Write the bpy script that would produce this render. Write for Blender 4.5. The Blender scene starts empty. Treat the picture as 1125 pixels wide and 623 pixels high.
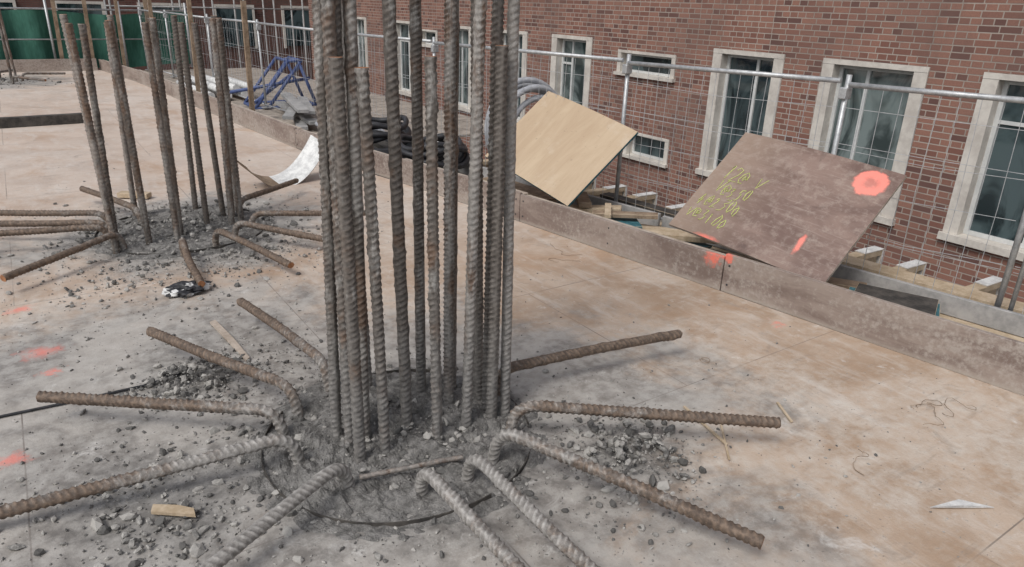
import bpy, bmesh, math, random
from mathutils import Vector, Matrix, noise
random.seed(7)
sc=bpy.context.scene
sc.view_settings.view_transform='Standard'; sc.view_settings.look='None'; sc.view_settings.exposure=0
R=random.uniform
# ---------------------------------------------------------------- helpers
def link(o,parent=None):
    sc.collection.objects.link(o)
    if parent: o.parent=parent
    return o
def empty(name,loc=(0,0,0)):
    e=bpy.data.objects.new(name,None); e.location=loc; e.empty_display_size=.1
    return link(e)
def obj(name,bm,mats,parent=None,smooth=False):
    me=bpy.data.meshes.new(name); bm.to_mesh(me); bm.free()
    if smooth:
        for p in me.polygons: p.use_smooth=True
    if not isinstance(mats,(list,tuple)): mats=[mats]
    for m in mats: me.materials.append(m)
    return link(bpy.data.objects.new(name,me),parent)
def box(bm,c,s,rot=None,mi=0,bev=0):
    vs=[]
    for x in (-.5,.5):
        for y in (-.5,.5):
            for z in (-.5,.5):
                v=Vector((x*s[0],y*s[1],z*s[2]))
                if rot: v=rot@v
                vs.append(bm.verts.new(v+Vector(c)))
    fs=[(0,1,3,2),(4,6,7,5),(0,4,5,1),(2,3,7,6),(0,2,6,4),(1,5,7,3)]
    out=[]
    for f in fs:
        fc=bm.faces.new([vs[i] for i in f]); fc.material_index=mi; out.append(fc)
    if bev:
        es=set(e for f in out for e in f.edges)
        bmesh.ops.bevel(bm,geom=list(es),offset=bev,segments=1,affect='EDGES')
    return out
def bb(bm,x0,x1,y0,y1,z0,z1,mi=0,bev=0):
    return box(bm,((x0+x1)/2,(y0+y1)/2,(z0+z1)/2),(x1-x0,y1-y0,z1-z0),None,mi,bev)
def beam(bm,p,q,w,h,mi=0,bev=0,up=Vector((0,0,1))):
    p=Vector(p);q=Vector(q);d=(q-p);L=d.length;d.normalize()
    s=d.cross(up).normalized();u=s.cross(d)
    m=Matrix((d,s,u)).transposed()
    return box(bm,(p+q)/2,(L,w,h),m,mi,bev)
def tube(bm,p,q,r,n=6,mi=0):
    p=Vector(p);q=Vector(q);d=(q-p).normalized()
    a=d.orthogonal().normalized();b=d.cross(a)
    r1=[];r2=[]
    for i in range(n):
        t=2*math.pi*i/n;o=(a*math.cos(t)+b*math.sin(t))*r
        r1.append(bm.verts.new(p+o));r2.append(bm.verts.new(q+o))
    for i in range(n):
        f=bm.faces.new((r1[i],r1[(i+1)%n],r2[(i+1)%n],r2[i]));f.material_index=mi;f.smooth=n>5
    f=bm.faces.new(r1[::-1]);f.material_index=mi
    f=bm.faces.new(r2);f.material_index=mi
def polytube(bm,pts,r,n=6,mi=0,closed=False):
    pts=[Vector(p) for p in pts]
    rings=[];a=None
    for i,p in enumerate(pts):
        d=((pts[min(i+1,len(pts)-1)]-pts[max(i-1,0)])).normalized()
        if a is None: a=d.orthogonal().normalized()
        a=(a-d*a.dot(d)).normalized();b=d.cross(a)
        rings.append([bm.verts.new(p+(a*math.cos(2*math.pi*k/n)+b*math.sin(2*math.pi*k/n))*r) for k in range(n)])
    for i in range(len(rings)-1):
        for k in range(n):
            f=bm.faces.new((rings[i][k],rings[i][(k+1)%n],rings[i+1][(k+1)%n],rings[i+1][k]));f.material_index=mi;f.smooth=True
    bm.faces.new(rings[0][::-1]);bm.faces.new(rings[-1])
# ---------------------------------------------------------------- node helper
class NT:
    def __init__(s,name):
        s.m=bpy.data.materials.new(name);s.m.use_nodes=True;s.t=s.m.node_tree
        s.b=s.t.nodes['Principled BSDF'];s.tc=s.n('ShaderNodeTexCoord')
    def n(s,ty,**k):
        x=s.t.nodes.new(ty)
        for a,v in k.items(): setattr(x,a,v)
        return x
    def l(s,a,b): s.t.links.new(a,b)
    def setin(s,sock,v):
        if isinstance(v,bpy.types.NodeSocket): s.l(v,sock)
        else:
            if isinstance(v,tuple) and len(v)==3 and sock.type=='RGBA': v=(*v,1)
            sock.default_value=v
    def noise(s,vec,scale,detail=4,rough=.6,dist=0):
        x=s.n('ShaderNodeTexNoise');s.l(vec,x.inputs['Vector'])
        x.inputs['Scale'].default_value=scale;x.inputs['Detail'].default_value=min(detail,5)
        x.inputs['Roughness'].default_value=rough;x.inputs['Distortion'].default_value=dist
        return x.outputs['Fac']
    def ramp(s,fac,a,b,va=0.,vb=1.):
        x=s.n('ShaderNodeMapRange');s.setin(x.inputs[0],fac)
        for i,v in ((1,a),(2,b),(3,va),(4,vb)): x.inputs[i].default_value=v
        x.interpolation_type='SMOOTHSTEP'
        return x.outputs[0]
    def mix(s,f,a,b,mode='MIX'):
        x=s.n('ShaderNodeMix',data_type='RGBA',blend_type=mode)
        s.setin(x.inputs[0],f);s.setin(x.inputs[6],a);s.setin(x.inputs[7],b)
        return x.outputs[2]
    def math(s,op,a,b=0.):
        x=s.n('ShaderNodeMath',operation=op);s.setin(x.inputs[0],a);s.setin(x.inputs[1],b);return x.outputs[0]
    def vmap(s,vec,scale=(1,1,1),rot=(0,0,0),loc=(0,0,0)):
        x=s.n('ShaderNodeMapping');s.l(vec,x.inputs[0]);x.inputs['Scale'].default_value=scale
        x.inputs['Rotation'].default_value=rot;x.inputs['Location'].default_value=loc
        return x.outputs[0]
    def dist(s,vec,p,sc=(1,1,1)):
        v=s.vmap(vec,scale=sc,loc=tuple(-p[i]*sc[i] for i in range(3)))
        x=s.n('ShaderNodeVectorMath',operation='LENGTH');s.l(v,x.inputs[0]);return x.outputs['Value']
    def bump(s,h,strength=.3,distance=.01,prev=None):
        x=s.n('ShaderNodeBump');s.l(h,x.inputs['Height']);x.inputs['Strength'].default_value=strength
        x.inputs['Distance'].default_value=distance
        if prev: s.l(prev,x.inputs['Normal'])
        s.l(x.outputs[0],s.b.inputs['Normal']);return x.outputs[0]
    def out(s,col=None,rough=None,metal=None,spec=None):
        if col is not None: s.setin(s.b.inputs['Base Color'],col)
        if rough is not None: s.setin(s.b.inputs['Roughness'],rough)
        if metal is not None: s.setin(s.b.inputs['Metallic'],metal)
        if spec is not None: s.setin(s.b.inputs['Specular IOR Level'],spec)
        return s.m
def simple(name,c1,c2,scale=8,rough=.7,metal=0,bump=.2,bd=.003,stretch=(1,1,1),spec=.4,island=0):
    t=NT(name);v=t.vmap(t.tc.outputs['Object'],scale=stretch)
    n=t.noise(v,scale,4,.65);n2=t.noise(v,scale*6,3,.6)
    s_=t.math('ADD',t.math('MULTIPLY',n,.7),t.math('MULTIPLY',n2,.3))
    if island:
        g=t.n('ShaderNodeNewGeometry')
        s_=t.math('ADD',s_,t.math('MULTIPLY',t.math('SUBTRACT',g.outputs['Random Per Island'],.5),island))
    f=t.ramp(s_,.35,.65)
    t.bump(n2,bump,bd)
    return t.out(t.mix(f,c1,c2),rough,metal,spec)
# ---------------------------------------------------------------- materials
C1=(1.0,2.18,0);C2=(.82,5.35,0);C3=(-.35,15.8,0)
def deck_mat():
    t=NT('deck_surface');P=t.tc.outputs['Object']
    nb=t.noise(P,.45,4,.6);nm=t.noise(P,2.2,4,.65,.6);nf=t.noise(P,14,5,.7);ng=t.noise(P,90,3,.7)
    tan=t.mix(t.ramp(nm,.35,.68),(.37,.262,.182),(.49,.385,.30))
    pale=(.57,.515,.45)
    col=t.mix(t.ramp(t.math('ADD',t.math('MULTIPLY',nb,.6),t.math('MULTIPLY',nf,.4)),.42,.64),tan,pale)
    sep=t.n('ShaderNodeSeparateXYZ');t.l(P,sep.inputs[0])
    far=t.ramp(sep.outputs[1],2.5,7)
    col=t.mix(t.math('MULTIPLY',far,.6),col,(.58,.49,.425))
    st=t.noise(t.vmap(P,loc=(7,3,1)),1.1,5,.75,.9)
    col=t.mix(t.math('MULTIPLY',t.ramp(st,.48,.72),.6),col,(.40,.25,.15))
    sk=t.noise(t.vmap(P,scale=(1,.22,1),rot=(0,0,.5)),9,4,.7,.3)
    col=t.mix(t.math('MULTIPLY',t.ramp(sk,.5,.7),.35),col,(.64,.60,.55))
    sk2=t.noise(t.vmap(P,scale=(.16,1,1),rot=(0,0,-.2),loc=(2,5,0)),16,4,.75,.4)
    col=t.mix(t.math('MULTIPLY',t.ramp(sk2,.56,.70),.35),col,(.27,.22,.18))
    jn=t.noise(P,1.6,5,.75,.5)
    jit=t.math('MULTIPLY',t.math('SUBTRACT',jn,.5),1.9)
    g=None;g2=None
    for c,(a,b),s in ((C1,(1.3,.75),(.72,.85,1)),((.0,2.35,0),(1.3,.7),(.8,1,1)),(C2,(1.2,.6),(.9,1,1)),((.3,3.2,0),(1.3,.6),(.9,1.,1)),(C3,(1.5,.7),(1,1,1)),((.6,.9,0),(1.3,.6),(.8,1,1))):
        d=t.math('ADD',t.dist(P,c,s),jit)
        m=t.ramp(d,b,a,1,0)
        g=m if g is None else t.math('MAXIMUM',g,m)
    for c,a,b in ((C1,.75,.4),(C2,.8,.45),((1.68,1.6,0),.3,.05),((.42,3.05,0),.3,.05),((.15,2.25,0),.5,.05)):
        d=t.math('ADD',t.dist(P,c),t.math('MULTIPLY',t.math('SUBTRACT',nf,.5),.35))
        m=t.ramp(d,b,a,1,0);g2=m if g2 is None else t.math('MAXIMUM',g2,m)
    grey=t.mix(t.ramp(nf,.35,.65),(.19,.183,.173),(.37,.357,.335))
    grey=t.mix(t.math('MULTIPLY',t.ramp(nm,.42,.62),.6),grey,(.46,.435,.40))
    col=t.mix(t.math('MULTIPLY',g,.88),col,grey)
    col=t.mix(t.math('MULTIPLY',g2,.75),col,t.mix(t.ramp(nf,.35,.65),(.12,.116,.11),(.25,.24,.227)))
    sp=t.ramp(t.noise(P,28,4,.8),.61,.71)
    col=t.mix(t.math('MULTIPLY',sp,.6),col,(.20,.18,.165))
    sp2=t.ramp(t.noise(t.vmap(P,loc=(4,4,4)),75,3,.7),.64,.70)
    col=t.mix(t.math('MULTIPLY',sp2,.6),col,(.14,.125,.115))
    ws=t.ramp(t.noise(t.vmap(P,loc=(3,9,2)),5.5,5,.8,.4),.58,.74)
    col=t.mix(t.math('MULTIPLY',ws,.6),col,(.68,.66,.63))
    dk=t.ramp(t.noise(t.vmap(P,loc=(13,2,2)),3.1,5,.8,.6),.56,.76)
    col=t.mix(t.math('MULTIPLY',dk,.55),col,(.21,.18,.155))
    br=t.n('ShaderNodeTexBrick');t.l(t.vmap(P,loc=(.22,-.62,0)),br.inputs[0])
    br.inputs['Scale'].default_value=1;br.inputs['Brick Width'].default_value=2.5;br.inputs['Row Height'].default_value=1.25
    br.inputs['Mortar Size'].default_value=.003;br.inputs['Mortar Smooth'].default_value=.2;br.offset=.5
    seam=br.outputs['Fac']
    col=t.mix(t.math('MULTIPLY',seam,t.ramp(nm,.35,.65,.15,.75)),col,(.14,.115,.10))
    for p,r in (((-.13,3.69,0),.12),((-.2,4.3,0),.08),((-.27,2.78,0),.08),((-.1,3.45,0),.06),((3.22,2.1,0),.06)):
        d=t.math('ADD',t.dist(P,p,(1,1.4,1)),t.math('MULTIPLY',t.math('SUBTRACT',nf,.5),.28))
        col=t.mix(t.ramp(d,0,r,.7,0),col,(.80,.24,.19))
    n1=t.bump(nf,.4,.008)
    t.bump(ng,.5,.003,n1)
    rg=t.ramp(nm,.3,.7,.42,.78)
    return t.out(col,rg,0,.4)
M_deck=deck_mat()
def rebar_mat(name,rusty):
    t=NT(name);P=t.tc.outputs['Object']
    n=t.noise(P,5,4,.7,.5);nf=t.noise(P,55,4,.7);nl=t.noise(t.vmap(P,scale=(1,1,.3)),16,5,.7)
    rust=t.mix(t.ramp(nf,.35,.65),(.10,.060,.041),(.21,.132,.088))
    dark=t.mix(t.ramp(nf,.35,.65),(.080,.070,.062),(.17,.152,.135))
    cem=t.mix(t.ramp(nf,.3,.7),(.24,.232,.218),(.42,.405,.38))
    oi=t.n('ShaderNodeObjectInfo')
    col=t.mix(t.math('MULTIPLY',t.ramp(t.math('ADD',n,t.math('MULTIPLY',t.math('SUBTRACT',oi.outputs['Random'],.5),.5)),.42,.62),.9),dark,rust)
    at=t.n('ShaderNodeAttribute');at.attribute_name='rib'
    col=t.mix(t.math('MULTIPLY',at.outputs['Fac'],.3),col,(.32,.28,.245) if not rusty else (.24,.18,.14))
    col=t.mix(t.math('MULTIPLY',t.math('SUBTRACT',1.,at.outputs['Fac']),.2),col,(.05,.043,.038))
    ce=t.ramp(t.math('ADD',nl,t.math('MULTIPLY',t.math('SUBTRACT',oi.outputs['Random'],.5),.36)),.44,.60)
    col=t.mix(t.math('MULTIPLY',ce,.8-.4*rusty),col,cem)
    if rusty==0:
        sep=t.n('ShaderNodeSeparateXYZ');t.l(P,sep.inputs[0])
        low=t.ramp(t.math('ADD',sep.outputs[2],t.math('MULTIPLY',t.math('SUBTRACT',n,.5),.9)),.05,.7,.75,0)
        col=t.mix(low,col,t.mix(t.ramp(nf,.3,.7),(.15,.145,.14),(.29,.28,.265)))
    nh=t.math('ADD',nf,t.math('MULTIPLY',ce,.8))
    t.bump(nh,.5,.004)
    return t.out(col,.65,.15,.45)
M_bar=rebar_mat('weathered_rebar',0);M_bar2=rebar_mat('rusty_rebar',.6)
def bent_mat():
    t=NT('bent_rebar_steel');P=t.tc.outputs['Object']
    at=t.n('ShaderNodeAttribute');at.attribute_name='along'
    ar=t.n('ShaderNodeAttribute');ar.attribute_name='rib'
    nf=t.noise(P,45,4,.7);n=t.noise(P,11,5,.8,.5)
    oi=t.n('ShaderNodeObjectInfo')
    brown=t.mix(t.ramp(nf,.35,.65),(.10,.07,.052),(.23,.165,.12))
    cem=t.mix(t.ramp(nf,.3,.7),(.26,.25,.235),(.52,.505,.48))
    k=t.math('ADD',t.math('ADD',n,t.math('MULTIPLY',at.outputs['Fac'],-.42)),t.math('MULTIPLY',oi.outputs['Alpha'],.5))
    cf=t.math('MULTIPLY',t.ramp(k,.42,.72),.88)
    rv=t.math('MULTIPLY',t.math('SUBTRACT',1.,ar.outputs['Fac']),.45)
    col=t.mix(cf,brown,cem)
    col=t.mix(rv,col,(.07,.06,.052))
    t.bump(t.math('ADD',nf,t.math('MULTIPLY',cf,.8)),.5,.005)
    return t.out(col,.68,.1,.4)
M_bent=bent_mat()
M_rustend=simple('rust_cut_end',(.22,.09,.04),(.36,.17,.08),60)
def brick_mat(name,c1,c2,c3,mort,ax='x'):
    t=NT(name);P=t.tc.outputs['Object'];sep=t.n('ShaderNodeSeparateXYZ');t.l(P,sep.inputs[0])
    cb=t.n('ShaderNodeCombineXYZ');t.l(sep.outputs[1 if ax=='x' else 0],cb.inputs[0]);t.l(sep.outputs[2],cb.inputs[1])
    br=t.n('ShaderNodeTexBrick');t.l(cb.outputs[0],br.inputs[0])
    br.squash=.55;br.squash_frequency=2
    br.inputs['Scale'].default_value=1;br.inputs['Brick Width'].default_value=.225;br.inputs['Row Height'].default_value=.075
    br.inputs['Mortar Size'].default_value=.0075;br.inputs['Mortar Smooth'].default_value=.25;br.inputs['Bias'].default_value=0
    br.inputs['Color1'].default_value=(0,0,0,1);br.inputs['Color2'].default_value=(1,1,1,1);br.inputs['Mortar'].default_value=(.5,.5,.5,1)
    sp=t.n('ShaderNodeSeparateColor');t.l(br.outputs['Color'],sp.inputs[0]);v=sp.outputs[0]
    n=t.noise(P,.8,4,.6);nf=t.noise(P,60,4,.7)
    col=t.mix(t.ramp(v,.1,.5),c1,c2);col=t.mix(t.ramp(v,.70,.9),col,c3)
    col=t.mix(t.ramp(n,.35,.7,0,.5),col,(.22,.14,.115))
    col=t.mix(t.ramp(nf,.3,.7,0,.35),col,c3)
    stn=t.noise(t.vmap(P,scale=(1,1,.25)),1.4,5,.75)
    mo=t.mix(t.ramp(n,.35,.65),mort,tuple(c*.7 for c in mort))
    col=t.mix(br.outputs['Fac'],col,mo)
    col=t.mix(t.ramp(stn,.52,.72,0,.4),col,(.11,.08,.07))
    inv=t.math('SUBTRACT',1.,br.outputs['Fac'])
    t.bump(t.math('ADD',inv,t.math('MULTIPLY',nf,.3)),.6,.006)
    return t.out(col,.85,0,.2)
M_brick=brick_mat('red_brick',(.21,.10,.076),(.31,.16,.118),(.13,.07,.06),(.38,.325,.28))
M_brick2=brick_mat('dark_red_brick',(.10,.04,.034),(.14,.058,.047),(.07,.035,.03),(.13,.10,.085),ax='y')
M_stone=simple('window_stone',(.46,.42,.375),(.62,.58,.52),3,.8,bump=.15)
M_wframe=simple('window_frame_paint',(.50,.51,.50),(.62,.62,.60),5,.5)
def glass_mat(name,a,b):
    t=NT(name);P=t.tc.outputs['Object']
    n=t.noise(t.vmap(P,scale=(1,1,.5)),1.3,4,.6,1.8)
    t.bump(t.noise(P,1.7,2,.5),.2,.02)
    return t.out(t.mix(t.ramp(n,.4,.6),a,b),.05,.0,1.)
M_glass=glass_mat('window_glass',(.03,.045,.045),(.18,.22,.215))
M_glassd=glass_mat('window_glass_dark',(.012,.022,.025),(.07,.10,.105))
M_galv=simple('galvanised_steel',(.34,.35,.36),(.52,.53,.53),25,.45,.45)
M_wire=simple('fence_wire',(.38,.39,.40),(.52,.53,.54),25,.5,.3)
def kerb_mat():
    t=NT('kerb_plywood');P=t.tc.outputs['Object']
    n=t.noise(t.vmap(P,scale=(1,.5,2)),3,5,.7,.5);nf=t.noise(P,35,4,.7);nb=t.noise(P,.9,4,.6)
    col=t.mix(t.ramp(n,.35,.65),(.18,.135,.115),(.30,.245,.21))
    col=t.mix(t.ramp(t.math('ADD',t.math('MULTIPLY',nf,.5),t.math('MULTIPLY',nb,.5)),.46,.62,0,.7),col,(.41,.37,.33))
    for p,r in (((3.33,2.66,.19),.07),((3.33,2.56,.225),.055)):
        d=t.math('ADD',t.dist(P,p,(1,1,1)),t.math('MULTIPLY',t.math('SUBTRACT',nf,.5),.14))
        col=t.mix(t.ramp(d,r*.3,r,.85,0),col,(.82,.19,.13))
    sep=t.n('ShaderNodeSeparateXYZ');t.l(P,sep.inputs[0])
    col=t.mix(t.ramp(t.math('ADD',sep.outputs[2],t.math('MULTIPLY',nf,.05)),.02,.06,.6,0),col,(.40,.36,.31))
    t.bump(nf,.4,.004)
    return t.out(col,.65,0,.35)
M_kerb=kerb_mat()
M_kerbtop=simple('kerb_edge',(.32,.26,.21),(.50,.43,.36),9,.75)
def ply_mat():
    t=NT('tan_plywood');P=t.tc.outputs['Object']
    n=t.noise(t.vmap(P,scale=(1.2,.35,1)),3,5,.65,1.2);g=t.noise(t.vmap(P,scale=(14,.7,1)),3,4,.6,.6);b=t.noise(P,2.1,5,.75)
    col=t.mix(t.ramp(n,.3,.7),(.42,.31,.205),(.49,.38,.26))
    col=t.mix(t.ramp(g,.45,.7,0,.15),col,(.30,.20,.12))
    col=t.mix(t.ramp(b,.52,.72,0,.5),col,(.56,.48,.38))
    col=t.mix(t.ramp(t.noise(P,30,3,.7),.64,.72,0,.5),col,(.2,.15,.11))
    t.bump(g,.12,.003);return t.out(col,.6,0,.4)
M_ply=ply_mat()
M_plyedge=simple('blue_ply_edge',(.02,.09,.11),(.07,.19,.22),20,.6)
M_pale=simple('pale_timber',(.38,.29,.19),(.54,.44,.32),12,.75)
M_wood=simple('old_timber',(.16,.11,.07),(.32,.24,.17),8,.8)
M_dark=simple('dark_timber',(.03,.028,.026),(.09,.08,.07),10,.8)
M_white=simple('white_paint',(.50,.50,.49),(.75,.75,.73),14,.6)
M_blue=simple('blue_paint',(.045,.07,.17),(.08,.115,.26),20,.5)
M_green=simple('green_net',(.02,.085,.06),(.045,.15,.11),3,.8,stretch=(2,1,.4))
M_grey=simple('grey_plank',(.24,.24,.235),(.38,.37,.36),6,.7)
M_greyb=simple('weathered_board',(.20,.175,.15),(.38,.33,.28),5,.8)
M_hose=simple('grey_hose',(.30,.31,.33),(.42,.43,.45),12,.45)
M_conc=simple('broken_concrete',(.11,.106,.10),(.26,.25,.237),24,.95,bump=.9,bd=.01,spec=.2)
M_rock=simple('rubble_stone',(.12,.116,.11),(.37,.355,.33),14,.95,bump=.6,bd=.004,spec=.2,island=.45)
M_ground=simple('yard_ground',(.10,.10,.095),(.17,.16,.15),1,.9)
M_yel=simple('yellow_crayon',(.48,.54,.15),(.64,.70,.26),50,.8)
M_black=simple('black_plastic',(.015,.015,.016),(.04,.04,.045),20,.5)
def sheet_mat():
    t=NT('brown_film_plywood');P=t.tc.outputs['Object']
    n=t.noise(t.vmap(P,scale=(1,2,1)),2.2,5,.65,.7);nf=t.noise(P,18,5,.75);ns=t.noise(t.vmap(P,scale=(.6,9,1),rot=(0,0,.5)),6,4,.7)
    col=t.mix(t.ramp(n,.35,.65),(.145,.09,.073),(.235,.16,.13))
    sep=t.n('ShaderNodeSeparateXYZ');t.l(P,sep.inputs[0])
    col=t.mix(t.ramp(t.math('ADD',sep.outputs[0],t.math('MULTIPLY',n,.5)),.2,.85,.55,0),col,(.35,.265,.195))
    col=t.mix(t.ramp(nf,.46,.66,0,.5),col,(.35,.28,.235))
    col=t.mix(t.ramp(ns,.54,.7,0,.4),col,(.38,.31,.265))
    col=t.mix(t.ramp(t.noise(P,3.3,5,.8,1),.54,.72,0,.7),col,(.10,.066,.055))
    d=t.math('ADD',t.dist(P,(.945,.745,0)),t.math('MULTIPLY',t.math('SUBTRACT',nf,.5),.07))
    ringm=t.math('MULTIPLY',t.ramp(d,.08,.105,1,0),t.ramp(d,.02,.06,.5,1))
    col=t.mix(t.math('MULTIPLY',ringm,.9),col,(.95,.27,.21))
    d=t.math('ADD',t.dist(P,(.83,.20,0),(1,.25,1)),t.math('MULTIPLY',t.math('SUBTRACT',nf,.5),.035))
    col=t.mix(t.ramp(d,.012,.028,.9,0),col,(.95,.26,.20))
    d=t.math('ADD',t.dist(P,(.30,.0,0),(.3,1,1)),t.math('MULTIPLY',t.math('SUBTRACT',nf,.5),.05))
    col=t.mix(t.ramp(d,.01,.035,.85,0),col,(.9,.2,.14))
    t.bump(nf,.2,.003)
    return t.out(col,t.ramp(n,.3,.7,.38,.6),0,.5)
M_sheet=sheet_mat()
# ---------------------------------------------------------------- deck & kerb
KP=[(1.55,17.7),(1.89,15.16),(2.22,11),(2.52,7.38),(2.80,5.95),(3.07,4.37),(3.33,2.52),(3.54,1.0),(4.05,-3.0)]
def kx(y,off=0):
    for (x0,y0),(x1,y1) in zip(KP,KP[1:]):
        if y1<=y<=y0: return x1+(x0-x1)*(y-y1)/(y0-y1)+off
    return (KP[0][0] if y>KP[0][1] else KP[-1][0])+off
bm=bmesh.new()
top=[bm.verts.new((-9,17.7,0))]+[bm.verts.new((x,y,0)) for x,y in KP]+[bm.verts.new((-9,-3,0))]
bot=[bm.verts.new((v.co.x,v.co.y,-.35)) for v in top]
bm.faces.new(top);bm.faces.new(bot)
for i in range(len(top)):
    j=(i+1)%len(top);bm.faces.new((top[i],top[j],bot[j],bot[i]))
bmesh.ops.recalc_face_normals(bm,faces=bm.faces)
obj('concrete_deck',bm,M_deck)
kerb=empty('formwork_kerb')
bm=bmesh.new()
ks=[17.7,15.16,12.8,10.4,7.9,5.95,4.37,2.58,.2,-2.3]
for i,(ya,yb) in enumerate(zip(ks,ks[1:])):
    h=.215+.012*(i%2)+(.01 if i==7 else 0)
    a=Vector((kx(ya,.018),ya-.003,h/2));b=Vector((kx(yb,.018)+R(-.004,.004),yb+.003,h/2))
    beam(bm,a,b,.028,h,0,.002)
obj('kerb_board',bm,M_kerb,kerb)
bm=bmesh.new()
for i,(ya,yb) in enumerate(zip(ks,ks[1:])):
    h=.205+.012*(i%2)
    a=Vector((kx(ya,.062),ya-.003,h-.03));b=Vector((kx(yb,.062),yb+.003,h-.03))
    beam(bm,a,b,.055,.06,0,.003)
y=17
while y>-2.5:
    x=kx(y,.11);tube(bm,(x-.03,y,.17),(x+.14,y,.0),.02,4);y-=.9
obj('backing_batten',bm,M_kerbtop,kerb)
bm=bmesh.new()
for ya,yb in zip(ks,ks[1:]):
    for yy,z in ((ya-.04,.05),(ya-.04,.17),(yb+.04,.05),(yb+.04,.17),((ya+yb)/2,.17),((ya+yb)/2,.06)):
        box(bm,(kx(yy,.003),yy,z),(.003,.012,.012))
obj('nail_heads',bm,M_black,kerb)
bm=bmesh.new();bb(bm,-9,1.5,17.55,17.59,0,.24);obj('end_kerb_board',bm,M_kerb,kerb)
ledge=empty('edge_walkway')
bm=bmesh.new()
for ya,yb,w in ((17.7,8.0,3.2),(8.0,-3,1.12)):
    n=8
    ys=[ya+(yb-ya)*i/n for i in range(n+1)]
    ws=[.03+ (w-.03)*k/ (5 if w<2 else 9) for k in range(6 if w<2 else 10)]
    for w0,w1 in zip(ws,ws[1:]):
        dz=R(-.004,.004)
        for a,b in zip(ys,ys[1:]):
            mi=1 if a>5 or R(0,1)<.3 else 0
            vs=[bm.verts.new((kx(a,w0+.004),a-.003,-.03+dz)),bm.verts.new((kx(a,w1-.004),a-.003,-.03+dz)),bm.verts.new((kx(b,w1-.004),b+.003,-.03+dz)),bm.verts.new((kx(b,w0+.004),b+.003,-.03+dz))]
            lo=[bm.verts.new(v.co-Vector((0,0,.03))) for v in vs]
            fs=[bm.faces.new(vs),bm.faces.new(lo)]
            for i in range(4):fs.append(bm.faces.new((vs[i],vs[(i+1)%4],lo[(i+1)%4],lo[i])))
            for f_ in fs: f_.material_index=mi
bmesh.ops.recalc_face_normals(bm,faces=bm.faces)
obj('walkway_boards',bm,[M_pale,M_greyb],ledge)
OFF=.85
bm=bmesh.new()
for ya,yb in ((8,6.25),(6.2,3.75),(3.7,1.25),(1.2,-1.2)):
    beam(bm,(kx(ya,OFF-.05),ya,.035),(kx(yb,OFF-.05)+.02,yb,.035),.03,.12,0,.003)
obj('toe_board',bm,M_grey,ledge)
bm=bmesh.new();y=7.9
while y>-2.6:
    x0=kx(y,.30);L=R(1.35,1.62)
    yj=y+R(-.03,.03)
    for z,h,w in ((-.085,.045,.08),(-.165,.115,.03),(-.245,.045,.08)):
        beam(bm,(x0,yj,z),(x0+L,yj-.06,z),w,h,0,.004)
    beam(bm,(x0+L-.22,yj-.05,-.058),(x0+L+.028,yj-.0605,-.058),.085,.006,1,.001)
    beam(bm,(x0+L+.002,yj-.0602,-.165),(x0+L+.03,yj-.062,-.165),.082,.206,1,.004)
    y-=R(.34,.44)
obj('formwork_beams',bm,[M_pale,M_white],ledge)
bm=bmesh.new()
for dx in (1.0,1.35):
    beam(bm,(kx(8.1,dx),8.1,-.36),(kx(-2.5,dx),-2.5,-.36),.09,.16,0)
obj('ledger_beams',bm,M_wood,ledge)
# ---------------------------------------------------------------- fence
def build_fence():
    e=empty('edge_barrier_fence')
    posts=[-1.1,1.48,2.55,4.24,6.6,8.9,11.1,13.5,15.9,17.5]
    bm=bmesh.new();bw=bmesh.new()
    Z0,Z1=.05,1.195
    for y in posts:
        x=kx(y,OFF);tube(bm,(x+.02,y,-.03),(x+.02+R(-.015,.015),y+R(-.01,.01),Z1+.05),.017,8)
        box(bm,(x+.02,y,Z1-.06),(.07,.05,.07),None,0,.006)
        box(bm,(x+.02,y,.0),(.12,.1,.012))
    tube(bm,(kx(1.41,OFF),1.41,Z0),(kx(1.41,OFF),1.41,Z1),.013,8)
    for a,b in zip(posts,posts[1:]):
        pa=Vector((kx(a,OFF),a+.03,0));pb=Vector((kx(b,OFF),b-.03,0))
        s=Vector((0,0,R(-.012,.012)))
        tube(bm,pa+Vector((0,0,Z1))+s,pb+Vector((0,0,Z1))-s,.016,8)
        tube(bm,pa+Vector((0,0,Z0)),pb+Vector((0,0,Z0)),.011,6)
        L=(pb-pa).length;n=int(L/.095)
        for i in range(1,n):
            p=pa.lerp(pb,i/n)+Vector((R(-.004,.004),R(-.004,.004),0))
            mid=p+Vector((R(-.025,.025),R(-.01,.01),(Z0+Z1)/2))
            tube(bw,p+Vector((0,0,Z0)),mid,.0018,4);tube(bw,mid,p+Vector((R(-.006,.006),R(-.004,.004),Z1)),.0018,4)
        for z in (.3,.33,.58,.80,.83,1.05):
            m=(pa+pb)/2+Vector((R(-.03,.03),0,z+R(-.025,.025)))
            tube(bw,pa+Vector((.004,0,z)),m,.002,4);tube(bw,m,pb+Vector((.004,0,z+R(-.008,.008))),.002,4)
    obj('posts_and_rails',bm,M_galv,e);obj('mesh_panel',bw,M_wire,e)
build_fence()
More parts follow.
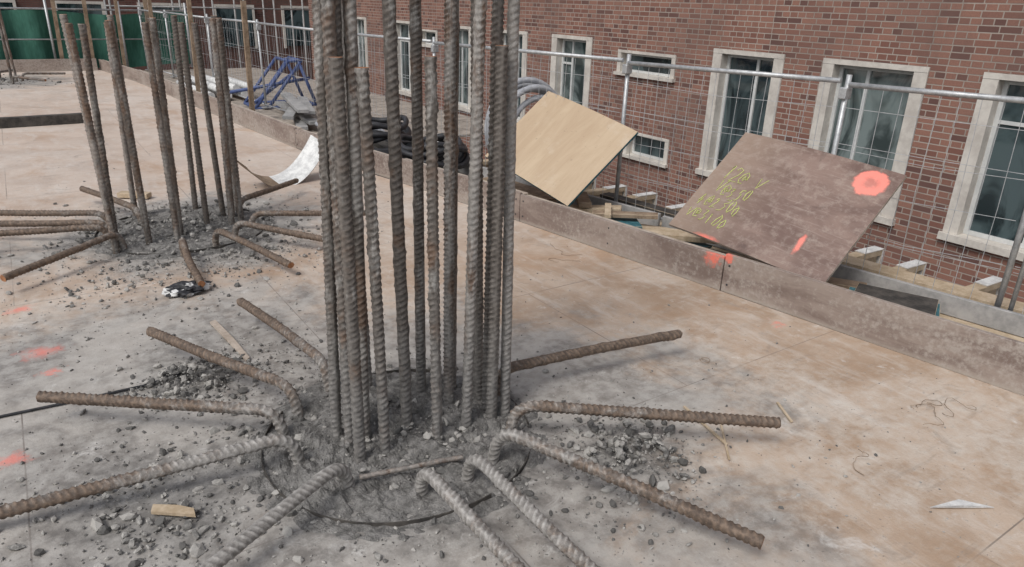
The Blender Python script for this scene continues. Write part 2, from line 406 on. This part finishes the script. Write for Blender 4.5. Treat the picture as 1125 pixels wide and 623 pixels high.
# ---------------------------------------------------------------- plywood sheets
def sheet(name,BL,BR,TL,mat,edge,th=.02):
    BL,BR,TL=map(Vector,(BL,BR,TL));u=(BR-BL);W=u.length;u.normalize();v=(TL-BL);v=(v-u*v.dot(u));L=v.length;v.normalize();n=u.cross(v)
    me=bmesh.new();box(me,(W/2,L/2,-th/2),(W,L,th))
    bmesh.ops.subdivide_edges(me,edges=me.edges[:],cuts=7,use_grid_fill=True)
    for f in me.faces:
        f.normal_update();f.material_index=0 if abs(f.normal.z)>.5 else 1
    for vv in me.verts: vv.co.z+=.018*math.sin(vv.co.x/W*math.pi)+.008*noise.noise(Vector((vv.co.x*2,vv.co.y*2,3)))
    o=obj(name,me,[mat,edge]);o.matrix_world=Matrix.Translation(BL)@Matrix((u,v,n)).transposed().to_4x4()
    return o,W,L
s2,W2,L2=sheet('leaning_brown_plywood_sheet',(3.40,3.12,.265),(3.50,2.04,.18),(4.09,2.96,.80),M_sheet,M_kerbtop)
s1,W1,L1=sheet('leaning_tan_plywood_sheet',(3.22,5.12,.36),(3.30,4.06,.17),(3.85,4.84,.84),M_ply,M_plyedge)
DG={'1':[[(.2,.8),(.45,1),(.4,0)]],'2':[[(.1,.8),(.3,1),(.6,.85),(.5,.5),(.1,0),(.7,.05)]],
'3':[[(.1,.95),(.5,1),(.6,.8),(.3,.55),(.65,.35),(.5,.02),(.1,.05)]],'5':[[(.65,1),(.2,1),(.15,.6),(.5,.6),(.65,.3),(.45,0),(.1,.05)]],
'0':[[(.35,1),(.1,.6),(.2,.1),(.45,0),(.65,.4),(.55,.9),(.35,1)]],'4':[[(.45,1),(.1,.35),(.7,.38)],[(.5,.7),(.42,0)]],
'@':[[(.55,.6),(.35,.7),(.25,.45),(.4,.3),(.55,.6),(.6,.35),(.75,.4),(.75,.8),(.4,1),(.05,.75),(.0,.3),(.3,0),(.7,.1)]],'V':[[(.0,.9),(.3,0),(.75,1)]],'/':[[(.1,.0),(.55,1)]],' ':[]}
bm=bmesh.new()
for row,(txt,u0,v0,h) in enumerate([('12@ V',.08,.47,.105),('V@350',.11,.35,.085),('4@2300',.055,.225,.09),('V@3100',.05,.10,.085)]):
    x=u0
    for ch in txt:
        hj=h*R(.8,1.2);sl=R(.0,.35);dy=R(-.016,.016)
        for st in DG[ch]:
            pts=[]
            for p in st:
                X_=x+p[0]*hj*.62+R(-.006,.006)+sl*p[1]*hj*.6;Y_=v0+dy+p[1]*hj+R(-.006,.006)-(x-u0)*.06
                pts.append(Vector((X_,Y_,.002+.018*math.sin(X_/W2*math.pi)+.008*noise.noise(Vector((X_*2,Y_*2,3))))))
            polytube(bm,pts,.0026,4)
        x+=h*.62
o=obj('crayon_writing',bm,M_yel);o.parent=s2
pile=empty('timber_offcut_pile');bm=bmesh.new()
for p,q,w,h,mi in [((3.45,4.2,.02),(3.95,3.4,.02),.14,.03,0),((3.42,3.95,.05),(3.75,3.75,.06),.3,.02,1),((3.5,4.3,.06),(3.8,4.0,.09),.12,.04,0),((3.55,4.15,.12),(3.75,4.45,.12),.1,.04,2),((3.62,3.75,.02),(3.75,3.1,.03),.25,.02,1),
   ((3.74,1.98,.12),(3.90,1.60,.12),.28,.02,3),((3.70,2.0,.095),(3.90,1.58,.098),.29,.02,1),((3.75,2.1,.05),(3.95,1.6,.055),.2,.03,0),((3.5,5.5,.05),(3.6,4.6,.05),.2,.04,2),((3.38,4.4,.02),(3.4,3.2,.02),.06,.04,0),
   ((4.45,2.6,.02),(4.76,.3,.02),.16,.04,0),((4.4,3.9,.0),(4.35,2.9,.0),.14,.04,2),((3.72,1.6,.01),(3.9,-.4,.01),.09,.04,0),((4.15,4.6,.02),(4.25,3.5,.03),.12,.05,3),
   ((3.6,3.3,.05),(3.78,2.7,.05),.12,.03,2),((3.55,3.5,.07),(3.9,3.1,.08),.08,.04,0),((3.66,1.4,.03),(4.0,1.1,.03),.1,.03,2),((3.85,2.5,.03),(4.1,2.1,.03),.12,.025,2),
   ((3.5,4.0,.10),(3.85,3.65,.12),.09,.03,2),((3.48,3.8,.13),(3.7,4.05,.13),.05,.03,0),((4.1,1.1,.02),(4.25,.5,.03),.1,.04,2)]:
    beam(bm,p,q,w,h,mi,.002)
obj('offcuts',bm,[M_pale,M_plyedge,M_wood,M_dark],pile)
# ---------------------------------------------------------------- rebar
def rebar(name,pts,parent,mat,r=.0185,rib=.0042,pitch=.023,step=.0045,seg=14,cap=None,fillet=.07,phase=0):
    pts=[Vector(p) for p in pts]
    path=[pts[0]]
    for i in range(1,len(pts)-1):
        a,b,c=pts[i-1],pts[i],pts[i+1]
        d1=(a-b);d2=(c-b);k=min(fillet,d1.length*.45,d2.length*.45)
        p0=b+d1.normalized()*k;p2=b+d2.normalized()*k
        for t in range(9):
            t/=8;path.append(p0*(1-t)**2+b*2*t*(1-t)+p2*t*t)
    path.append(pts[-1])
    cum=[0]
    for a,b in zip(path,path[1:]): cum.append(cum[-1]+(b-a).length)
    L=cum[-1];n=max(2,int(L/step));P=[];j=0
    for i in range(n+1):
        s=L*i/n
        while j<len(cum)-2 and cum[j+1]<s: j+=1
        t=(s-cum[j])/max(1e-6,cum[j+1]-cum[j]);P.append(path[j].lerp(path[j+1],min(1,t)))
    bm=bmesh.new();al=bm.verts.layers.float.new('along');rl=bm.verts.layers.float.new('rib');a=None;prev=None
    for i,p in enumerate(P):
        d=(P[min(i+2,n)]-P[max(i-2,0)]).normalized()
        if a is None:
            a=d.orthogonal().normalized();a=Matrix.Rotation(phase,3,d)@a
        a=(a-d*a.dot(d)).normalized();b=d.cross(a);s=L*i/n;ring=[]
        dent=1+.03*noise.noise(p*7)
        for k in range(seg):
            th=2*math.pi*k/seg
            half=1 if math.sin(th)>=0 else -1
            ph=(s+half*math.cos(th)*r*.6+(pitch/2 if half<0 else 0))/pitch
            c=math.cos(2*math.pi*ph);pr=max(0,(c-.1)/.9)**.6
            hh=rib*pr*min(1,abs(math.sin(th))*1.5)
            if abs(math.sin(th))<.2: hh=rib*.75
            lump=max(0,noise.noise(p*24+Vector((th,0,0)))-.2)*.008
            v=bm.verts.new(p+(a*math.cos(th)+b*math.sin(th))*((r+hh)*dent+lump));v[al]=s/L;v[rl]=hh/rib;ring.append(v)
        if prev:
            for k in range(seg):
                f=bm.faces.new((prev[k],prev[(k+1)%seg],ring[(k+1)%seg],ring[k]));f.smooth=True
        else: bm.faces.new(ring[::-1])
        prev=ring
    f=bm.faces.new(prev);f.material_index=1
    return obj(name,bm,[mat,M_rustend if cap is None else cap],parent)
col1=empty('column_starter_rebar_cage')
T=2.7
V1=[(.785,2.30,T,.05,-.03),(.81,2.22,T,.04,.0),(.86,2.36,T,.03,.0),(.80,2.10,1.43,.0,.03),(.90,2.10,1.40,-.035,0),(1.05,2.22,T,-.02,.02),(1.11,2.08,1.43,-.01,.01),(1.22,2.43,T,.01,0),(1.27,2.28,T,.05,.02),(1.25,2.10,T,.07,0),
(1.37,2.10,1.46,.02,0),(1.39,2.17,T,.03,0),(1.44,2.10,T,.035,.04),(1.40,2.25,T,-.03,.01),(.87,2.55,T,.05,-.04),(1.03,2.56,T,-.05,0),(.83,2.27,T,.05,-.04),(1.34,2.38,T,.02,0),(.87,2.22,T,.06,.03)]
for i,(x,y,h,lx,ly) in enumerate(V1):
    lx+=R(-.014,.014);ly+=R(-.014,.014)
    mx,my=R(-.006,.006),R(-.006,.006)
    rebar('vertical_bar_%d'%(i+1),[(x,y,-.05),(x+lx*h/5.4+mx,y+ly*h/5.4+my,h/2),(x+lx*h/2.7,y+ly*h/2.7,h)],col1,M_bar,phase=R(0,3),r=.0185*R(.95,1.09),pitch=.023*R(.85,1.12),rib=.0042*R(.75,1.1),fillet=.5)
B1=[((.88,2.68),(.76,3.55),.10,.12,.3),((.69,2.55),(.31,3.38),.10,.13,.25),((.58,2.40),(-.14,2.99),.10,.12,.35),((.57,2.20),(-.40,2.38),.10,.06,.6),((.67,1.95),(-.12,1.60),.10,.06,.9),
((.90,1.78),(.97,.95),.10,.05,.75),((1.08,1.76),(1.16,.85),.10,.05,.75),((1.23,1.81),(1.63,.97),.12,.09,.55),((1.39,1.93),(2.2,1.34),.11,.12,.3),((1.50,2.22),(2.44,2.09),.10,.13,.12)]
def bent(B,c,parent,seg,step,rr):
    for i,t_ in enumerate(B):
        p,q,z1,z2=t_[:4];ce=t_[4] if len(t_)>4 else .2
        d=Vector((q[0]-p[0],q[1]-p[1],0));L=d.length;d.normalize()
        base=Vector((p[0],p[1],0))-d*.015
        inn=(Vector((c[0],c[1],0))-base).normalized()*.03
        mid=Vector((p[0],p[1],0))+d*L*.5+Vector((0,0,(z1+.02+z2)/2+.008))
        o=rebar('bent_bar_%d'%(i+1),[base+inn+Vector((0,0,-.05)),base+Vector((0,0,z1+.04)),mid+Vector((R(-.015,.015),R(-.015,.015),0)),(q[0],q[1],z2)],parent,M_bent,r=rr,seg=seg,step=step,fillet=.095,phase=R(0,3))
        o.color=(1,1,1,ce)
bent(B1,C1,col1,14,.0045,.0195)
col2=empty('column_starter_rebar_cage')
V2=[(.35,5.02),(.37,5.3),(.57,5.81),(.556,5.10),(.73,5.08),(.77,5.2),(.975,5.33),(1.13,5.5),(1.26,5.60),(1.13,5.26),(1.22,5.35),(.64,5.85),(.36,5.1),(1.0,5.85),(1.18,5.45)]
for i,(x,y) in enumerate(V2):
    h=R(1.36,1.45);rebar('vertical_bar_%d'%(i+1),[(x,y,-.05),(x+R(-.04,.04)-(.03 if i<2 else 0),y+R(-.05,.05),h)],col2,M_bar2,seg=8,step=.0065,pitch=.025,phase=R(0,3),r=.019)
B2=[((.37,5.02),(-.25,4.56),.1,.1),((.31,5.21),(-.45,5.4),.1,.14),((.35,5.55),(-.45,6.0),.1,.14),((.56,5.57),(.29,6.44),.1,.12),((.93,4.80),(1.18,4.05),.1,.08),((.70,4.71),(.67,4.05),.1,.06),((1.09,4.90),(1.55,4.35),.1,.09),((1.26,5.47),(1.85,5.95),.1,.12),((1.25,5.06),(1.98,4.75),.1,.12),((.33,5.3),(-.4,5.7),.1,.13)]
bent(B2,C2,col2,8,.0065,.019)
col3=empty('column_starter_rebar_cage')
for i in range(10):
    a=i*.63;x=C3[0]+.4*math.cos(a);y=C3[1]+.4*math.sin(a)
    rebar('vertical_bar_%d'%(i+1),[(x,y,0),(x+R(-.05,.05),y,R(1.35,1.45))],col3,M_bar2,seg=6,step=.05,r=.02)
for i in range(6):
    a=i*1.05+.2
    rebar('bent_bar_%d'%(i+1),[(C3[0]+.5*math.cos(a),C3[1]+.5*math.sin(a),0),(C3[0]+.52*math.cos(a),C3[1]+.52*math.sin(a),.13),(C3[0]+1.2*math.cos(a),C3[1]+1.2*math.sin(a),.1)],col3,M_bar2,seg=6,step=.03,r=.02)
# ---------------------------------------------------------------- broken concrete heads + casing ring
def head(name,c,r,N=90,amp=.03):
    bm=bmesh.new();rings=[]
    for i in range(N//2+1):
        rr=r*1.25*i/(N//2);ring=[]
        K=1 if i==0 else N
        for k in range(K):
            t=2*math.pi*k/max(1,K);p=Vector((c[0]+rr*math.cos(t),c[1]+rr*math.sin(t),0))
            q=rr/r
            env=1 if q<.85 else max(0,1-(q-.85)/.35)
            z=amp*(.55+.9*noise.fractal(p*9,.8,2,6)+.5*abs(noise.noise(p*28)))*env-.006*(1-env)-.004
            ring.append(bm.verts.new((p.x,p.y,z)))
        rings.append(ring)
    for k in range(N): bm.faces.new((rings[0][0],rings[1][k],rings[1][(k+1)%N]))
    for i in range(1,len(rings)-1):
        for k in range(N): bm.faces.new((rings[i][k],rings[i+1][k],rings[i+1][(k+1)%N],rings[i][(k+1)%N]))
    return obj(name,bm,M_conc)
head('broken_concrete_column_head',C1,.52,160,.036);head('broken_concrete_column_head',C2,.58,90,.035)
def ring(c,r):
    bm=bmesh.new();N=96
    for k in range(N):
        a=2*math.pi*k/N;b=2*math.pi*(k+1)/N
        if noise.noise(Vector((a*2.2,c[1],0)))>.30: continue
        z=.008+.006*math.sin(3*a)
        beam(bm,(c[0]+r*math.cos(a),c[1]+r*math.sin(a),z),(c[0]+r*math.cos(b),c[1]+r*math.sin(b),z),.004,.018)
    obj('steel_casing_ring',bm,M_dark)
ring(C1,.515);ring(C2,.56)
rebar('loose_steel_bar',[(.74,1.96,.05),(1.10,1.87,.055)],None,M_bar2,r=.008,rib=.0015,seg=8,cap=M_bar2)
# ---------------------------------------------------------------- rubble
def rubble(name,spots,mat):
    bmi=bmesh.new();bmesh.ops.create_icosphere(bmi,subdivisions=1,radius=1)
    vs0=[v.co.copy() for v in bmi.verts];fs0=[[v.index for v in f.verts] for f in bmi.faces];bmi.free()
    V=[];Fc=[]
    for (cx,cy,sx,sy,n,smin,smax,pz) in spots:
        for _ in range(n):
            gx,gy=random.gauss(0,1),random.gauss(0,1)
            x=cx+gx*sx;y=cy+gy*sy
            if x>kx(max(-2.9,min(17,y)))-.04: continue
            s=smin*(smax/smin)**(random.random()**3.2)
            m=Matrix.Rotation(R(0,6.28),3,'Z')@Matrix.Rotation(R(0,3),3,'X')
            st=Vector((R(.7,1.4),R(.6,1.1),R(.35,.8)))
            z=s*.3+pz*math.exp(-(gx*gx+gy*gy)/1.5)*random.random()
            b=len(V)
            for v in vs0:
                k=R(.66,1.2);V.append(tuple(m@Vector((v.x*st.x*s*k,v.y*st.y*s*k,v.z*st.z*s*k))+Vector((x,y,z))))
            Fc+= [[b+i for i in f] for f in fs0]
    me=bpy.data.meshes.new(name);me.from_pydata(V,[],Fc);me.materials.append(mat)
    link(bpy.data.objects.new(name,me))
rubble('concrete_rubble',[
 (1.0,2.18,.33,.33,1700,.003,.024,.03),(1.12,2.05,.16,.12,400,.004,.02,.03),
 (1.70,1.60,.13,.12,620,.004,.028,.06),(1.62,1.75,.22,.2,260,.003,.014,0),
 (.42,3.05,.14,.10,620,.004,.026,.07),(.15,2.3,.30,.28,750,.003,.022,.01),(.1,2.05,.12,.12,120,.005,.03,.01),
 (.45,1.65,.35,.25,400,.0025,.014,0),(1.35,1.35,.25,.25,400,.0025,.016,0),(.75,2.95,.2,.25,420,.003,.018,.01),
 (.8,5.35,.45,.42,1500,.004,.028,.06),(.6,4.55,.4,.25,620,.0035,.024,.02),(1.2,4.6,.3,.2,350,.0035,.018,.02),(.3,3.9,.5,.4,320,.003,.016,0),
 (-.35,15.8,.5,.5,200,.01,.05,.03),
 (1.6,2.6,.6,.8,300,.0025,.010,0),(2.2,1.3,.6,.6,320,.002,.010,0),(.3,3.2,.9,.7,500,.0025,.012,0),(2.3,4.5,.7,1.5,160,.003,.010,0),(1.,6.5,1.5,1.5,150,.003,.014,0)],M_rock)
# ---------------------------------------------------------------- loose items on deck
def item(name,fn,mat,smooth=False):
    bm=bmesh.new();fn(bm);return obj(name,bm,mat)
def chip(b,p,q,w0,w1,h):
    p=Vector(p);q=Vector(q);d=(q-p).normalized();s=d.cross(Vector((0,0,1)))
    pts=[p-s*w0,p+s*w0*.6+d*.012,q+s*w1,q-s*w1*.5-d*.02,(p+q)/2-s*(w0+w1)*.55]
    vs=[b.verts.new(x) for x in pts];f=b.faces.new(vs)
    f.normal_update()
    if f.normal.z<0:f.normal_flip()
    r=bmesh.ops.extrude_face_region(b,geom=[f])
    for v in r['geom']:
        if isinstance(v,bmesh.types.BMVert): v.co.z+=h
item('timber_offcut',lambda b:chip(b,(.11,2.20,.012),(.24,2.10,.018),.022,.02,.012),M_pale)
item('timber_offcut',lambda b:chip(b,(.62,3.62,.008),(.67,3.09,.01),.02,.016,.008),M_kerbtop)
item('timber_offcut',lambda b:(beam(b,(2.12,1.74,.01),(2.05,1.45,.012),.01,.006),beam(b,(2.2,1.62,.01),(1.98,1.38,.012),.008,.006),beam(b,(2.5,1.55,.008),(2.42,1.42,.008),.01,.006)),M_pale)
item('timber_offcut',lambda b:beam(b,(.55,6.5,.03),(.75,6.35,.03),.08,.04,0,.003),M_pale)
def shard(b):
    vs=[b.verts.new(p) for p in ((2.36,.82,.01),(2.50,.79,.004),(2.56,.70,.006),(2.46,.76,.014))];b.faces.new(vs)
    r=bmesh.ops.extrude_face_region(b,geom=b.faces[:]);
    for v in r['geom']:
        if isinstance(v,bmesh.types.BMVert): v.co.z+=.003
item('white_plastic_shard',shard,M_white)
def bag(b):
    bmesh.ops.create_icosphere(b,subdivisions=4,radius=1)
    for v in b.verts:
        n=1+.45*noise.noise(v.co*2.3)+.2*noise.noise(v.co*7)
        v.co=Vector((v.co.x*.11*n+.60,v.co.y*.07*n+4.10,max(0,v.co.z*.035*n+.028)))
    for f in b.faces: f.material_index=1 if noise.noise(f.calc_center_median()*18)>.2 else 0
o=item('crumpled_plastic_bag',bag,M_black);o.data.materials.append(M_white)
def wire(c,s,seed,k=.45):
    def fn(b):
        rr=random.Random(seed);pts=[];a=rr.uniform(0,6)
        p=Vector((c[0],c[1],.006));w=0
        for i in range(22):
            pts.append(p.copy());w=w*.7+rr.uniform(-k,k);a+=w*.6;p+=Vector((math.cos(a)*s,math.sin(a)*s,rr.uniform(-.004,.0045)));p.z=max(.004,p.z)
        polytube(b,pts,.0012,4)
    return fn
for i,(c,s) in enumerate((((2.34,1.05),.010),((3.0,1.2),.018),((3.05,1.12),.02),((3.08,1.2),.015),((2.53,2.0),.012),((2.9,3.4),.016),((3.0,3.5),.02))):
    item('tie_wire',wire(c,s,i+3,1.1),M_wood)
item('black_rope',lambda b:polytube(b,[(-.9,3.10,.008),(-.29,3.12,.008),(.0,3.10,.008),(.25,3.09,.01),(.45,3.15,.008)],.006,6),M_black)
def strip(b):
    a=Vector((1.47,6.3,.25));c=Vector((2.26,6.5,.30));N=24;pr=None
    for i in range(N+1):
        t=i/N;p=a.lerp(c,t);p.z=.01+.27*(2*t-.9)**2*(1 if t>.45 else 1.1)
        w=Vector((-.03,.13,.03))
        r=[b.verts.new(p-w),b.verts.new(p+w),b.verts.new(p+w+Vector((0,0,.006))),b.verts.new(p-w+Vector((0,0,.006)))]
        if pr:
            for k in range(4):
                f=b.faces.new((pr[k],pr[(k+1)%4],r[(k+1)%4],r[k]));f.material_index=1 if (k==2 and t>.42) else 0
        pr=r
o=item('curved_plywood_strip',strip,M_wood);o.data.materials.append(M_white)
item('timber_beam',lambda b:beam(b,(-3,10.4,.06),(.72,10.62,.06),.1,.12,0,.004),M_dark)
item('timber_beam',lambda b:beam(b,(-3.2,12.9,.04),(-.6,13.3,.04),.1,.08,0,.004),M_wood)
# ---------------------------------------------------------------- stuff beyond kerb (far)
fr=empty('blue_steel_frame');bm=bmesh.new()
o0=Vector((2.95,11.2,-.02))
def q(x,y,z): return o0+Vector((x,y,z*.9))
for a,b in [((0,0,0),(.55,0,.75)),((.2,0,0),(.75,0,.75)),((.55,0,.75),(.75,0,.75)),((0,0,0),(.95,0,0)),((.95,0,0),(.7,0,.75)),((0,.6,0),(.55,.6,.75)),((.2,.6,0),(.75,.6,.75)),((0,.6,0),(.95,.6,0)),((.95,.6,0),(.7,.6,.75)),((.55,0,.75),(.55,.6,.75)),((.75,0,.75),(.75,.6,.75)),((0,0,0),(0,.6,0)),((.95,0,0),(.95,.6,0)),((0,0,.1),(.95,.6,.6)),((-.3,.2,.25),(.9,.1,.45))]:
    tube(bm,q(*a),q(*b),.025,8)
obj('frame_tubes',bm,M_blue,fr)
item('white_pipe_stack',lambda b:[tube(b,(2.55+i*.13,12.2,.06+.1*(i%2)),(2.45+i*.13,14.2,.06+.1*(i%2)),.06,10) for i in range(6)],M_white)
def coil(b,c,r,ax,n=4,rt=.028):
    for j in range(n):
        pts=[];rr=r*R(.85,1.1);off=Vector((R(-.06,.06),R(-.05,.05),R(-.05,.05)))
        for i in range(33):
            t=2*math.pi*i/32
            u=Vector((math.cos(t)*rr,0,math.sin(t)*rr)) if ax=='y' else Vector((math.cos(t)*rr,math.sin(t)*rr,.035*j+.03*math.sin(3*t+j)))
            pts.append(Vector(c)+u+off+Vector((0,.06*j if ax=='y' else 0,0)))
        polytube(b,pts,rt,8)
item('grey_hose_coil',lambda b:coil(b,(4.15,5.6,.42),.42,'y',7,.03),M_hose)
item('black_hose_coil',lambda b:(coil(b,(3.05,7.1,.04),.36,'z',9,.03),coil(b,(3.25,6.2,.04),.32,'z',8,.028)),M_black)
item('grey_hose_coil',lambda b:coil(b,(3.15,8.0,.02),.34,'z',6,.028),M_hose)
item('timber_stack',lambda b:[beam(b,(2.95+R(-.1,.2),6.5+R(0,.4),.03+.05*i),(3.2+R(-.2,.2),7.6+R(0,.6),.03+.05*i),.12,.045,0,.003) for i in range(3)],M_dark)
item('timber_stack',lambda b:[beam(b,(2.9+R(-.1,.3),8.8+R(0,.4),.03+.05*i),(3.2+R(-.3,.3),10.4+R(0,.6),.03+.05*i),.14,.045,0,.003) for i in range(5)],M_grey)
item('timber_post',lambda b:[beam(b,(kx(y,.35),y,-.03),(kx(y,.38),y,1.5),.06,.06,up=Vector((0,1,0))) for y in (10.2,12.6,15.0,17.2)],M_wood)
net=empty('green_debris_net_fence');bm=bmesh.new()
N=190;pr=None
for i in range(N+1):
    x=-7+10.6*i/N
    row=[bm.verts.new((x,18.0+.16*noise.noise(Vector((x*2.3,z*1.2,0)))+.04*math.sin(x*9),z+.04*math.sin(x*2.5))) for z in (.03,.3,.55,.85,1.12)]
    if pr:
        for k in range(4): f=bm.faces.new((pr[k],row[k],row[k+1],pr[k+1]));f.smooth=True
    pr=row
obj('net',bm,M_green,net)
bm=bmesh.new()
for i in range(9):
    x=-7+1.3*i;tube(bm,(x,17.82,0),(x,17.82,1.35),.025,8)
tube(bm,(-7,17.84,1.18),(3.5,17.84,1.18),.02,6);tube(bm,(-7,17.84,.6),(3.5,17.84,.6),.014,6)
obj('rails',bm,M_galv,net)
item('timber_post',lambda b:[beam(b,(x,17.7,0),(x+R(-.05,.05),17.7,R(1.4,1.8)),.07,.07,up=Vector((0,1,0))) for x in (-1.6,.9,1.45,2.6)],M_wood)
# ---------------------------------------------------------------- main brick building
bld=empty('brick_building',(0,0,0))
X=9.0;Y0,Y1,Z0,Z1=-8,26,-4.5,9
big=[]
for y0,y1 in ((-5.4,-4.0),(-3.4,-2.0),(-1.45,-.05),(.45,1.85),(2.42,3.86),(4.46,5.86),(6.46,7.74),(10.62,11.86),(12.7,13.95),(14.9,16.1),(18,19.2),(21,22.2)):
    big.append((y0,y1,-.93,1.02));big.append((y0,y1,2.7,4.65));big.append((y0,y1,5.9,7.6));big.append((y0,y1,-4.2,-2.6))
small=[(8.5,9.9,.43,.86),(8.45,9.55,-.98,-.5),(16.6,17.6,.43,.86)]
op=big+small
ys=sorted(set([Y0,Y1]+[v for o in op for v in o[:2]]));zs=sorted(set([Z0,Z1]+[v for o in op for v in o[2:]]))
bm=bmesh.new();vc={}
def gv(y,z):
    if (y,z) not in vc: vc[(y,z)]=bm.verts.new((X,y,z))
    return vc[(y,z)]
for ya,yb in zip(ys,ys[1:]):
    for za,zb in zip(zs,zs[1:]):
        cy,cz=(ya+yb)/2,(za+zb)/2
        if any(o[0]<cy<o[1] and o[2]<cz<o[3] for o in op): continue
        bm.faces.new((gv(ya,za),gv(ya,zb),gv(yb,zb),gv(yb,za)))
bb(bm,X+.3,X+10,Y0+.01,Y1-.01,Z0,Z1-.01)
for yy in (Y0,Y1):
    bm.faces.new([bm.verts.new(p) for p in ((X,yy,Z0),(X+.31,yy,Z0),(X+.31,yy,Z1),(X,yy,Z1))])
bm.faces.new([bm.verts.new(p) for p in ((X,Y0,Z1),(X+.31,Y0,Z1),(X+.31,Y1,Z1),(X,Y1,Z1))])
obj('walls',bm,M_brick,bld)
bm=bmesh.new();bf=bmesh.new();bg=bmesh.new()
def surround(o,sw,hd,sl):
    y0,y1,z0,z1=o
    xa,xb=X-.018,X+.20
    bb(bm,xa,xb,y0+.003,y0+sw,z0+sl,z1-hd);bb(bm,xa,xb,y1-sw,y1-.003,z0+sl,z1-hd)
    bb(bm,xa-.004,xb,y0+.003,y1-.003,z1-hd+.002,z1-.003)
    bb(bm,xa-.05,xb,y0-.02,y1+.02,z0+.002,z0+sl-.002)
for i,o in enumerate(big):
    y0,y1,z0,z1=o;surround(o,.17,.07,.09)
    a,b,c,d=y0+.17,y1-.17,z0+.09,z1-.07
    xf=X+.13;w=.05
    bb(bf,xf,xf+.05,a,a+w,c,d);bb(bf,xf,xf+.05,b-w,b,c,d);bb(bf,xf+.001,xf+.049,a+w,b-w,c,c+w);bb(bf,xf+.001,xf+.049,a+w,b-w,d-w,d)
    m=(a+b)/2+(.12 if (i//4)%2 else -.1);bb(bf,xf+.003,xf+.047,m-.022,m+.022,c+w,d-w)
    if (i//4)%3==1: bb(bf,xf+.005,xf+.045,m+.022,b-w,d-.48,d-.44)
    mi=0 if (i//4)%2 else 1
    for s,e in ((a+w,m-.022),(m+.022,b-w)):
        vs=[bg.verts.new(p) for p in ((xf+.03,s,c+w),(xf+.03,s,d-w),(xf+.03,e,d-w),(xf+.03,e,c+w))];f=bg.faces.new(vs);f.material_index=mi
for o in small:
    y0,y1,z0,z1=o;surround(o,.09,.05,.06)
    a,b,c,d=y0+.09,y1-.09,z0+.06,z1-.05;xf=X+.12
    bb(bf,xf,xf+.05,a,a+.04,c,d);bb(bf,xf,xf+.05,b-.04,b,c,d);bb(bf,xf+.001,xf+.049,a+.04,b-.04,c,c+.04);bb(bf,xf+.001,xf+.049,a+.04,b-.04,d-.04,d)
    vs=[bg.verts.new(p) for p in ((xf+.03,a,c),(xf+.03,a,d),(xf+.03,b,d),(xf+.03,b,c))];bg.faces.new(vs).material_index=1
obj('window_surrounds',bm,M_stone,bld);obj('window_frames',bf,M_wframe,bld);obj('window_panes',bg,[M_glass,M_glassd],bld)
bk=empty('dark_brick_building');bm=bmesh.new();bb(bm,-40,30,34,46,-4.5,10);obj('walls',bm,M_brick2,bk)
bm=bmesh.new();bw=bmesh.new();x=-30
while x<28:
    for z in (-.6,2.4,5.4):
        bb(bm,x,x+1.5,33.9,33.98,z,z+1.6);bb(bw,x-.1,x,33.88,33.99,z-.1,z+1.7);bb(bw,x+1.5,x+1.6,33.88,33.99,z-.1,z+1.7);bb(bw,x,x+1.5,33.88,33.99,z+1.6,z+1.7)
    x+=2.9
obj('windows',bm,M_glassd,bk);obj('window_trim',bw,M_stone,bk)
scf=empty('steel_scaffold');bm=bmesh.new()
for x in [2.3+.8*i for i in range(7)]:
    tube(bm,(x,21,-4.5),(x,21,3.5),.024,6);tube(bm,(x,22,-4.5),(x,22,3.5),.024,6)
for z in (1.2,1.9,2.7): tube(bm,(2.2,21,z),(7.3,21,z),.02,6)
obj('tubes',bm,M_grey,scf)
bm=bmesh.new();bm.faces.new([bm.verts.new(p) for p in ((-300,-300,-4.5),(300,-300,-4.5),(300,300,-4.5),(-300,300,-4.5))])
obj('ground',bm,M_ground)
# ---------------------------------------------------------------- light
w=bpy.data.worlds.new("World");sc.world=w;w.use_nodes=True;nt=w.node_tree
bg_=nt.nodes['Background'];sky=nt.nodes.new('ShaderNodeTexSky');sky.sky_type='NISHITA';sky.sun_disc=False
EL,AZ=math.radians(52),math.radians(250)
sky.sun_elevation=EL;sky.sun_rotation=AZ;sky.dust_density=3;sky.air_density=1
hs=nt.nodes.new('ShaderNodeHueSaturation');hs.inputs['Saturation'].default_value=.42
nt.links.new(sky.outputs[0],hs.inputs['Color']);nt.links.new(hs.outputs[0],bg_.inputs[0]);bg_.inputs[1].default_value=.15
sd=bpy.data.lights.new('sun','SUN');sd.energy=1.45;sd.angle=math.radians(20);sd.color=(1,.985,.96)
so=link(bpy.data.objects.new('sun',sd))
dv=Vector((math.sin(AZ)*math.cos(EL),math.cos(AZ)*math.cos(EL),math.sin(EL)))
so.rotation_euler=dv.to_track_quat('Z','Y').to_euler()
# ---------------------------------------------------------------- camera
F=780.;P=math.radians(21.7);TH=math.radians(34.7);RO=math.radians(1.8);H=1.6
r0=Vector((math.cos(TH),-math.sin(TH),0));f=Vector((math.sin(TH)*math.cos(P),math.cos(TH)*math.cos(P),-math.sin(P)));u0=r0.cross(f)
r=r0*math.cos(RO)+u0*math.sin(RO);u=u0*math.cos(RO)-r0*math.sin(RO)
cd=bpy.data.cameras.new("camera");cam=bpy.data.objects.new("camera",cd);sc.collection.objects.link(cam);sc.camera=cam
cam.matrix_world=Matrix.Translation((0,0,H))@Matrix((r,u,-f)).transposed().to_4x4()
cd.sensor_width=36;cd.lens=36*F/1125;cd.clip_start=.05;cd.clip_end=1000
